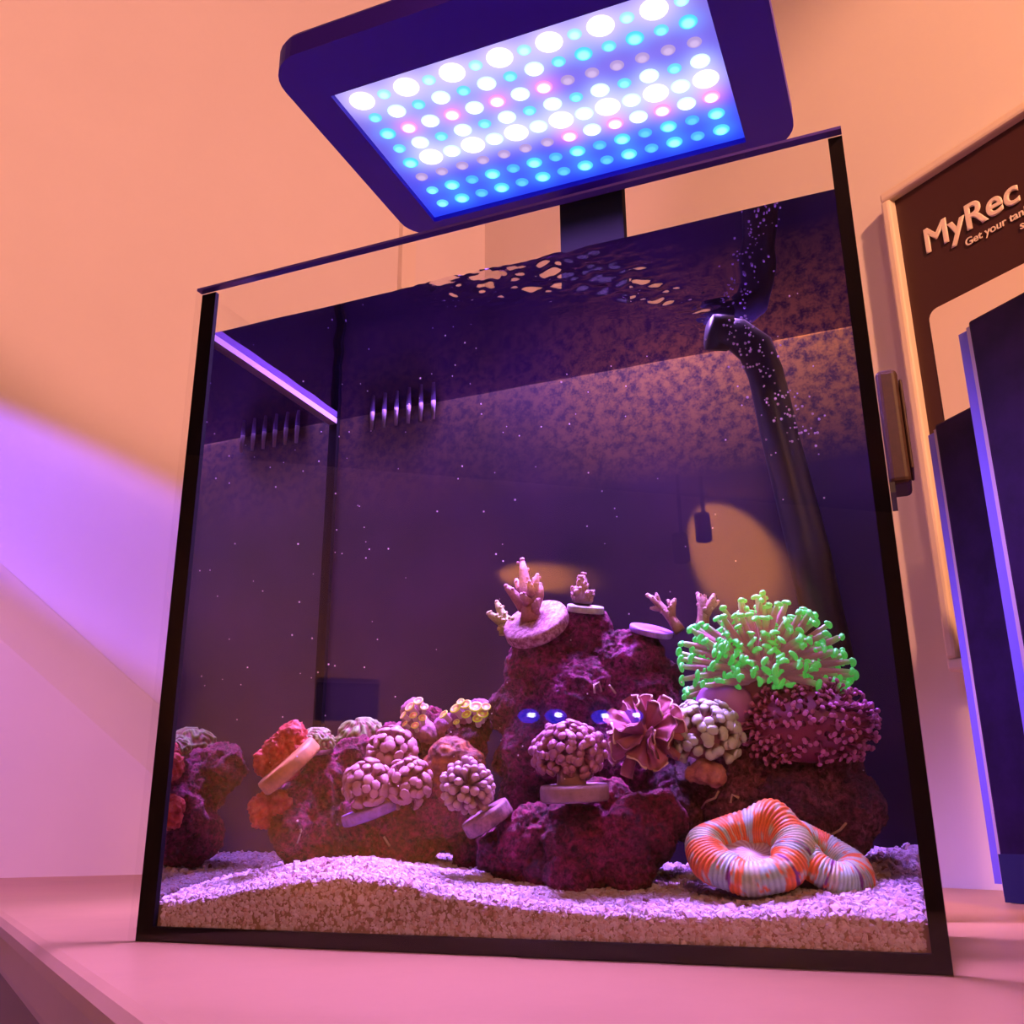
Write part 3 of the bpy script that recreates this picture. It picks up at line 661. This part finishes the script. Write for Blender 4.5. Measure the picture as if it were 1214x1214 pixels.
# green brain corals
def brain(label, u, v, y, r_, seed, squash=.7):
    root = coral('brain_coral', label); s = px(u, v, y); m = MB(); N, M_ = 150, 46; v_ = []; cc = []
    for j in range(M_ + 1):
        th = (math.pi * .62) * j / M_
        for i in range(N):
            a = 2 * math.pi * i / N; d = Vector((math.sin(th) * math.cos(a), math.sin(th) * math.sin(a), math.cos(th)))
            w = mnoise.noise(d * 2.6 + Vector((seed, 0, 0))); rdg = math.cos(9 * w + 3 * d.z) ; sept = math.cos(26 * a + 6 * w)
            rd_ = (1 + .10 * mnoise.noise(d * 1.7 + Vector((0, seed, 0))) + .045 * rdg + .012 * sept * math.sin(th)) * r_ * s
            v_.append((d.x * rd_, d.y * rd_ * .85, d.z * rd_ * squash))
            t = max(0, min(1, .5 + .6 * rdg)); g0, g1 = (.26, .10, .06), (.34, .50, .16); k_ = .72 + .28 * sept
            cc.append(tuple((p0 + (p1 - p0) * t) * k_ for p0, p1 in zip(g0, g1)))
    f = [(j * N + i, (j + 1) * N + i, (j + 1) * N + (i + 1) % N, j * N + (i + 1) % N) for j in range(M_) for i in range(N)]
    m.add(v_, f, cc); o = m.build('colony', 'brain', root, True); o.matrix_local = Matrix.Translation(at(u, v, y)) @ Matrix.Rotation(math.radians(18), 4, 'X')
    plug(root, 'frag_plug', u, v + r_ * .42, y, r_ * .9, r_ * .22, 'plug_crust', (0, -.2, 1)); return root
brain('green and brown domed brain coral behind the pink bubble heads', 430, 882, .098, 34, 2.0, .9)
brain('small yellow-green brain coral between red coral and larger green dome', 374, 881, .068, 24, 6.0, .75)

# zoanthid colonies
def zoa(label, mound, polyps, y, ring, center, stalk):
    root = coral('zoanthid_coral', label)
    lumpy(root, 'mat', mound, stalk, .0012, .0009, 8.0)
    for (u, v, r_, dx) in polyps:
        s = px(u, v, y) * r_; m = MB(); N = 14
        m.tube([(0, 0, -2.0), (0, 0, -.6), (0, 0, -.1)], [.55, .6, .85], 10, [stalk[1]] * 3)
        for i in range(1):
            rings = [(.95, -.1), (1.05, .05), (.92, .2), (.7, .12), (.45, -.02), (.2, .05), (0.02, .06)]; cs = [ring, ring, ring, center, center, ring, ring]
            v_ = [(rr_ * math.cos(2 * math.pi * a / N), rr_ * math.sin(2 * math.pi * a / N), z_) for rr_, z_ in rings for a in range(N)]
            m.add(v_, [(j * N + a, j * N + (a + 1) % N, (j + 1) * N + (a + 1) % N, (j + 1) * N + a) for j in range(len(rings) - 1) for a in range(N)], [c_ for c_ in cs for a in range(N)])
        o = m.build('polyp', 'flesh_glow', root, True); o.matrix_local = Matrix.Translation(at(u, v, y)) @ zto((dx, -.75, .6)).to_4x4() @ Matrix.Scale(s, 4)
zoa('upright zoanthid clump with yellow rims and orange centres on the left rock', [(492, 858, 15, .09), (490, 842, 14, .088), (505, 870, 14, .092), (480, 870, 14, .094)],
    [(486, 838, 7, -.3), (496, 831, 6, .1), (503, 838, 5, .4), (478, 848, 5, -.6), (501, 851, 5, .3), (490, 848, 5, 0), (492, 860, 5, .1), (480, 858, 4, -.4)], .078, (.78, .62, .12), (.75, .20, .16), [(.30, .10, .18), (.50, .22, .30), (.55, .26, .40)])
zoa('flat yellow zoanthid colony leaning against the rock tower', [(530, 862, 16, .10), (550, 848, 16, .10), (568, 842, 14, .10), (522, 870, 10, .10)],
    [(540, 840, 7, -.2), (552, 835, 7, 0), (564, 838, 8, .2), (572, 846, 7, .4), (553, 847, 6, 0), (526, 847, 6, -.4), (566, 852, 6, .2), (541, 856, 4, 0), (576, 838, 6, .4), (546, 832, 5, 0)], .086, (.62, .70, .06), (.48, .22, .08), [(.30, .10, .20), (.50, .20, .34), (.56, .24, .44)])

# orange-flecked encrusting coral behind the flower coral
mu = coral('encrusting_coral', 'orange flecked encrusting coral dome behind the lilac flower coral')
lumpy(mu, 'colony', [(535, 905, 30, .078), (525, 915, 26, .076), (552, 910, 24, .08)], [(.06, .012, .012), (.22, .05, .03), (.62, .22, .05)], .0009, .0009, 9.2)
# small encrusting patch under the pale coral
pt = coral('mushroom_coral', 'small salmon crinkled mushroom coral below the pale bubble coral')
lumpy(pt, 'colony', [(835, 914, 15, .066), (848, 920, 13, .065), (822, 918, 9, .066)], [(.30, .10, .09), (.50, .20, .16), (.55, .26, .24)], .0010, .0008, 2.2)
pu = coral('coralline_crust', 'flat purple crust plate on the shoulder of the rock tower', 'coral')
plug(pu, 'plate', 772, 748, .104, 26, 7, 'plug_purple', (.35, -.3, 1))

# staghorn frags
def branchy(root, base, y, branches, cols, knob=0.0, mat='bumpy'):
    for pts, r0, r1 in branches:
        P = [at(u, v, y + dy) for u, v, dy in pts]; n = 7; path = []; 
        for i in range(n):
            t = i / (n - 1) * (len(P) - 1); k_ = min(int(t), len(P) - 2); path.append(P[k_].lerp(P[k_ + 1], t - k_))
        s = px(*base, y); rs = [(r0 + (r1 - r0) * i / (n - 1)) * s for i in range(n)]; rs[-1] *= .6
        m = MB(); m.tube(path, rs, 8, [tuple(a + (b - a) * i / (n - 1) for a, b in zip(*cols)) for i in range(n)])
        m.ball(path[-1], rs[-1] * 1.25, 8, 5, cols[1])
        if knob:
            r = random.Random(int(pts[0][0])); 
            for i in range(int(knob)):
                t = r.uniform(.1, .98); k_ = min(int(t * (n - 1)), n - 2); c_ = path[k_].lerp(path[k_ + 1], t * (n - 1) - k_); d = Vector((r.uniform(-1, 1), r.uniform(-1, .3), r.uniform(-.3, .8))).normalized()
                rr_ = rs[k_] * r.uniform(.28, .42); m.ball(c_ + d * rs[k_] * .95, rr_ * 1.1, 6, 4, cols[1])
        m.build('branch', mat, root, True)
y = .092
st = coral('staghorn_coral', 'pink branching staghorn frag upright on a large round plug')
branchy(st, (628, 720), y, [([(630, 738, 0), (626, 712, 0), (622, 690, 0), (619, 664, 0)], 13, 4.5), ([(622, 722, 0), (610, 706, -.004), (600, 695, -.006)], 8, 4), ([(628, 712, 0), (634, 695, -.004), (637, 682, -.004)], 7, 3.5),
    ([(618, 700, 0), (612, 688, .003)], 6, 3.5), ([(634, 720, 0), (640, 705, 0), (640, 693, 0)], 7, 4), ([(626, 715, -.004), (618, 705, -.010)], 6, 3.5), ([(630, 705, -.003), (628, 690, -.008)], 6, 3.5), ([(634, 725, -.002), (637, 712, -.008)], 6, 3.5)], ((.46, .18, .22), (.70, .38, .46)), 5)
plug(st, 'frag_plug', 636, 740, y, 40, 15, 'plug_mesh', (-.10, -.70, .70))
ps = coral('staghorn_coral', 'small knobbly mauve staghorn cone on a pale plug')
branchy(ps, (690, 700), .100, [([(690, 716, 0), (691, 700, 0), (691, 681, 0)], 11, 4), ([(685, 712, 0), (679, 698, 0)], 6, 4), ([(696, 714, 0), (702, 702, 0)], 6, 4)], ((.30, .17, .24), (.58, .36, .46)), 34)
plug(ps, 'frag_plug', 694, 722, .102, 22, 8, 'plug_pale', (.2, -.25, 1))
yg = coral('staghorn_coral', 'small yellow-green staghorn frag left of the large pink one')
branchy(yg, (595, 740), .098, [([(604, 742, 0), (596, 730, 0), (589, 714, 0)], 8, 4), ([(598, 740, 0), (586, 732, -.003), (579, 727, -.004)], 6, 3.5), ([(602, 744, 0), (608, 734, -.004)], 7, 4), ([(598, 752, 0), (596, 738, 0)], 7, 6)], ((.30, .36, .10), (.66, .62, .28)), 14)
for (lb, bs, br) in (('bare tan finger coral leaning left behind the green coral', (790, 725), [([(806, 748, 0), (795, 732, 0), (780, 715, 0), (768, 705, 0)], 7, 3), ([(795, 733, 0), (797, 718, 0), (800, 711, 0)], 6, 3), ([(785, 722, 0), (772, 721, 0)], 4, 2.5), ([(781, 716, 0), (778, 704, 0)], 4, 2.5), ([(797, 720, 0), (792, 712, 0)], 4, 2.5)]),
                     ('short pink finger coral poking up behind the green coral', (835, 720), [([(832, 748, 0), (834, 730, 0), (832, 712, 0), (827, 704, 0)], 9, 3.5), ([(836, 728, 0), (844, 714, 0), (846, 706, 0)], 7, 3.5), ([(834, 722, 0), (836, 708, 0)], 5, 3), ([(842, 720, 0), (851, 713, 0)], 5, 3)])):
    fg = coral('finger_coral', lb); branchy(fg, bs, .104, br, ((.40, .16, .12), (.72, .44, .44)), 4)

# specks and bubbles in the water
def dots(n, fn, r0, r1, col, sub=0):
    m = MB()
    for i in range(n):
        p_ = fn(); r = random.uniform(r0, r1); m.ball(p_, r, 5, 3, col)
    return m
tag(dots(150, lambda: (random.uniform(.02, .34), random.uniform(.012, .10), random.uniform(.07, .315)), .00022, .00055, (.85, .7, .85)).build('water_specks', 'speck'), 'tiny pale specks drifting in the aquarium water', 'specks', kind='stuff')
def bub():
    t = random.random(); q = Vector((.292, .105, .318)).lerp(Vector((.322, .10, .24)), t ** 1.3); return q + Vector((random.gauss(0, .004 + .004 * t), random.gauss(0, .004), random.gauss(0, .006)))
tag(dots(130, bub, .0004, .0009, (.75, .6, .85)).build('air_bubbles', 'speck'), 'tiny air bubbles streaming below the black return nozzle', 'bubbles', kind='stuff')

# magnet holder clamped on the outside of the right glass
mg = thing('magnet_holder', 'brown-black magnet holder clamped outside the right glass', 'magnet')
bevel(MB().box(W + .0002, W + .0115, .13, .158, .222, .288).build('body', 'device_brown', mg), .003, 3)
bevel(MB().box(W + .0117, W + .0135, .133, .155, .230, .282).build('cap', 'device_brown', mg), .001, 2)
MB().box(W + .0002, W + .003, .127, .161, .216, .2218).build('foot', 'black_plastic', mg)

# ------------------------------------------------------------------ lamp over the tank
ZL = .540; LS = 1.0970
led = thing('aquarium_light', 'flat black LED panel light hanging over the tank, lit violet and white', 'light')
X0, X1, Y0, Y1 = 0.0045, 0.3281, 0.0342, 0.2558; LX0, LX1, LY0, LY1 = 0.0314, 0.2924, 0.077, 0.2388
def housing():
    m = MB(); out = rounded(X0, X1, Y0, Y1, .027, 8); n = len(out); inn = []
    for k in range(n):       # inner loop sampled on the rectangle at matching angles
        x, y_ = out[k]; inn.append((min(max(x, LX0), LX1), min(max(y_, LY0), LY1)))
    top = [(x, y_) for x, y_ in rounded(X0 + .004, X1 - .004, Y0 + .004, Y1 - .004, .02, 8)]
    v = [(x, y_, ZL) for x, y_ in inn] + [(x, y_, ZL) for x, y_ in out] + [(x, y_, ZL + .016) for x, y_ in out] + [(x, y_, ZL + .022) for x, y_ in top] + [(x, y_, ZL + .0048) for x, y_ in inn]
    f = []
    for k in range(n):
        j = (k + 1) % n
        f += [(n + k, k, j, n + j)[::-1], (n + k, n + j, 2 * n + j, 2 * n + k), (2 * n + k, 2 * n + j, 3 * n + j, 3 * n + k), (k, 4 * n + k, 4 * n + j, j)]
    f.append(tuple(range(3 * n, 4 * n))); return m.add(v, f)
housing().build('housing', 'led_housing_glow', led)
ROWS = [0.0935, 0.1121, 0.1307, 0.1488, 0.1669, 0.1856, 0.2042, 0.2229]; CX = [0.0467 + (0.2771 - 0.0467) * i / 13 for i in range(14)]
#           B big white, W white, w small cyan-white, c cyan, b bright blue-cyan, p pink, d dim lilac, D dim cyan
PAT = ['BwBwBwBwBwBwBw', 'cWcWcWcWcbcbcb', 'bpWpWpWpdddddd', 'cWcWcWcWcWcWcW', 'bBWBWBWBWBWBWB', 'dddddddpWpWpWp', 'cbDbDbDbDbDbDb', 'cbDbDbDbDbDbDb']
LT = {'B': (.0068, (1, .95, 1), 9.0, (1.0, .9, 1.0)), 'W': (.0050, (.85, 1, 1), 5.0, (.55, .85, 1.0)), 'w': (.0036, (.45, 1, .95), 1.5, (.3, .6, .7)), 'c': (.0036, (.28, .95, .95), 1.2, (.1, .5, .7)),
      'b': (.0045, (.20, .85, 1), 2.2, (.05, .5, 1.0)), 'p': (.0046, (1, .72, .85), 3.5, (1.0, .12, .6)), 'd': (.0036, (.72, .52, .92), .9, (.3, .2, .5)), 'D': (.0038, (.15, .65, 1), 1.0, (.05, .3, .8))}
LT = {k_: (v_[0] * LS,) + v_[1:] for k_, v_ in LT.items()}
glow_attr('led_chip', 1.0)
def led_mesh(r_, c_, s_, h_):
    m = MB(); N = 18; core = np.array(c_) * s_; rim = np.array(h_) * .9 + np.array(c_) * .25; v = [(0, 0, -.0016)]; cc = [tuple(core)]
    for q, w in ((.45, 1), (.70, .75), (.86, .28), (1.0, .08), (1.25, 0)):
        for a in range(N): v.append((r_ * q * math.cos(2 * math.pi * a / N), r_ * q * math.sin(2 * math.pi * a / N), -.0016 * math.sqrt(max(0, 1 - (q / 1.25) ** 2)))); cc.append(tuple(core * w + rim * (1 - w)))
    f = [(0, 1 + (a + 1) % N, 1 + a) for a in range(N)] + [(1 + k * N + a, 1 + k * N + (a + 1) % N, 1 + (k + 1) * N + (a + 1) % N, 1 + (k + 1) * N + a) for k in range(4) for a in range(N)]
    return m.add(v, f, cc).mesh('led', True, 'led_chip')
LM2 = {k_: led_mesh(*v_) for k_, v_ in LT.items()}
def lens():
    m = MB(); nx, ny = 150, 96; xs = np.linspace(LX0, LX1, nx); ys = np.linspace(LY0, LY1, ny); X, Y = np.meshgrid(xs, ys)
    t = np.clip((Y - LY0) / (LY1 - LY0), 0, 1)[..., None]
    C = (1 - t) * np.array((.26, .17, .72)) + t * np.array((.025, .05, .90))
    for rw, yy in zip(PAT, ROWS):
        for ch, xx in zip(rw, CX):
            r_, c_, s_, h_ = LT[ch]; sg = r_ * 1.5; w_ = np.exp(-((X - xx) ** 2 + (Y - yy) ** 2) / (2 * sg * sg))[..., None]; C = C + w_ * np.array(h_) * {'B': .55, 'W': .35, 'p': .6, 'b': .4}.get(ch, .18)
    v = [(float(a), float(b), ZL + .0045) for a, b in zip(X.ravel(), Y.ravel())]
    f = [(j * nx + i, (j + 1) * nx + i, (j + 1) * nx + i + 1, j * nx + i + 1) for j in range(ny - 1) for i in range(nx - 1)]
    return m.add(v, f, [tuple(q_) for q_ in C.reshape(-1, 3)])
lens().build('diffuser', 'led_diffuser', led)
for rw, yy in zip(PAT, ROWS):
    for ch, xx in zip(rw, CX): put('led', LM2[ch], led, Matrix.Translation((xx, yy, ZL + .0040)))
MB().box(.137, .190, 0.2578, 0.2678, .0062, .600).build('mount_pole', 'matte_black', led)
bevel(MB().box(.10, .22, .238, .33, .0002, .006).build('mount_foot', 'matte_black', led), .002)
MB().box(.147, .180, .15, 0.2678, .6002, .611).build('mount_arm', 'matte_black', led)
MB().box(.152, .175, .15, .175, ZL + .0222, .600).build('mount_joint', 'matte_black', led)
ll = lamp('led_light', 'AREA', ((LX0 + LX1) / 2, (LY0 + LY1) / 2, ZL - .0006), 10.0, (.52, .25, 1.0), shape='RECTANGLE', size=LX1 - LX0, size_y=LY1 - LY0, spread=math.radians(100))
ll.parent = led

# ------------------------------------------------------------------ poster on the right wall
po = thing('framed_poster', 'dark framed poster with white lettering on the right wall', 'poster')
rot_room(po)
a0 = (.400 - KX) * .8 - (.585 - KY) * .6; PW = .36; Z0, Z1 = .183, .687
fr = .011
for nm, bx_ in (('frame_rail', (a0, a0 + PW, Z1 - fr, Z1)), ('frame_rail', (a0, a0 + PW, Z0, Z0 + fr)), ('frame_rail', (a0, a0 + fr, Z0 + fr, Z1 - fr)), ('frame_rail', (a0 + PW - fr, a0 + PW, Z0 + fr, Z1 - fr))):
    bevel(MB().box(bx_[0], bx_[1], -.022, -.0005, bx_[2], bx_[3]).build(nm, 'poster_frame', po), .003, 2)
MB().box(a0 + fr, a0 + PW - fr, -.012, -.0005, Z0 + fr, Z1 - fr).build('printed_sheet', 'poster_dark', po)
def wallrect(name, x0, x1, z0, z1, r, mat, off):
    m = MB(); pts = rounded(x0, x1, z0, z1, r, 5); n = len(pts); m.add([(x, -off, z) for x, z in pts] + [(x, -off + .001, z) for x, z in pts], [tuple(range(n))] + [(i, n + i, n + (i + 1) % n, (i + 1) % n) for i in range(n)])
    return m.build(name, mat, po)
wallrect('white_card', a0 + .030, a0 + .165, .20, .535, .010, 'poster_white', .0132)
wallrect('white_card', a0 + .142, a0 + .30, .20, .575, .010, 'poster_white', .0146)
wallrect('red_mark', a0 + .160, a0 + .185, .640, .655, .001, 'poster_red', .0132)
def text(body, x, z, size, bold, name='lettering', mat='poster_white'):
    cu = bpy.data.curves.new(name, 'FONT'); cu.body = body; cu.size = size; cu.bevel_depth = bold; cu.bevel_resolution = 0; cu.extrude = .0002
    o = bpy.data.objects.new(name, cu); COL.objects.link(o); bpy.context.view_layer.update()
    me = bpy.data.meshes.new_from_object(o.evaluated_get(bpy.context.evaluated_depsgraph_get())); bpy.data.objects.remove(o)
    me.materials.clear(); me.materials.append(MATS[mat]); t = put(name, me, po)
    t.matrix_local = Matrix.Translation((x, -.0136, z)) @ Matrix.Rotation(math.pi / 2, 4, 'X'); return t
text('MyRec', a0 + .037, .597, .0375, .0010)
text('Get your tank', a0 + .080, .581, .0115, .0002)
text('s', a0 + .134, .5685, .0115, .0002)

# ------------------------------------------------------------------ dark boxes on the right
def carton(name, label, u_top, z_top, base, az, wide, deep, near):
    root = thing(name, label, 'box', (base[0], base[1], 0), 'dark boxes beside the tank'); root.rotation_euler = (0, 0, math.radians(az))
    bevel(MB().box(.012, wide, 0, deep, .0002, z_top).build('body', 'box_dark', root), .002, 2)
    MB().box(0, .0085, .004, .010, .012, z_top - .004).build('back_board', 'box_strip', root)
    MB().box(.0086, .0118, .002, .012, .004, z_top - .003).build('cream_edge', 'box_cream', root)
    MB().box(.0122, wide - .0005, -.0012, -.0001, .0006, .032).build('base_band', 'box_navy', root)
    if near: MB().box(.080, .13, -.0012, -.0001, z_top - .075, z_top - .045).build('label_sticker', 'box_strip', root)
    return root
carton('carton', 'dark violet box with blue edge, half hidden behind the taller one', 0, .357, (.391, .413), -48, .15, .05, False)
carton('carton', 'taller dark violet box with pale blue edge at the right margin', 0, .393, (.417, .312), -42, .22, .028, True)
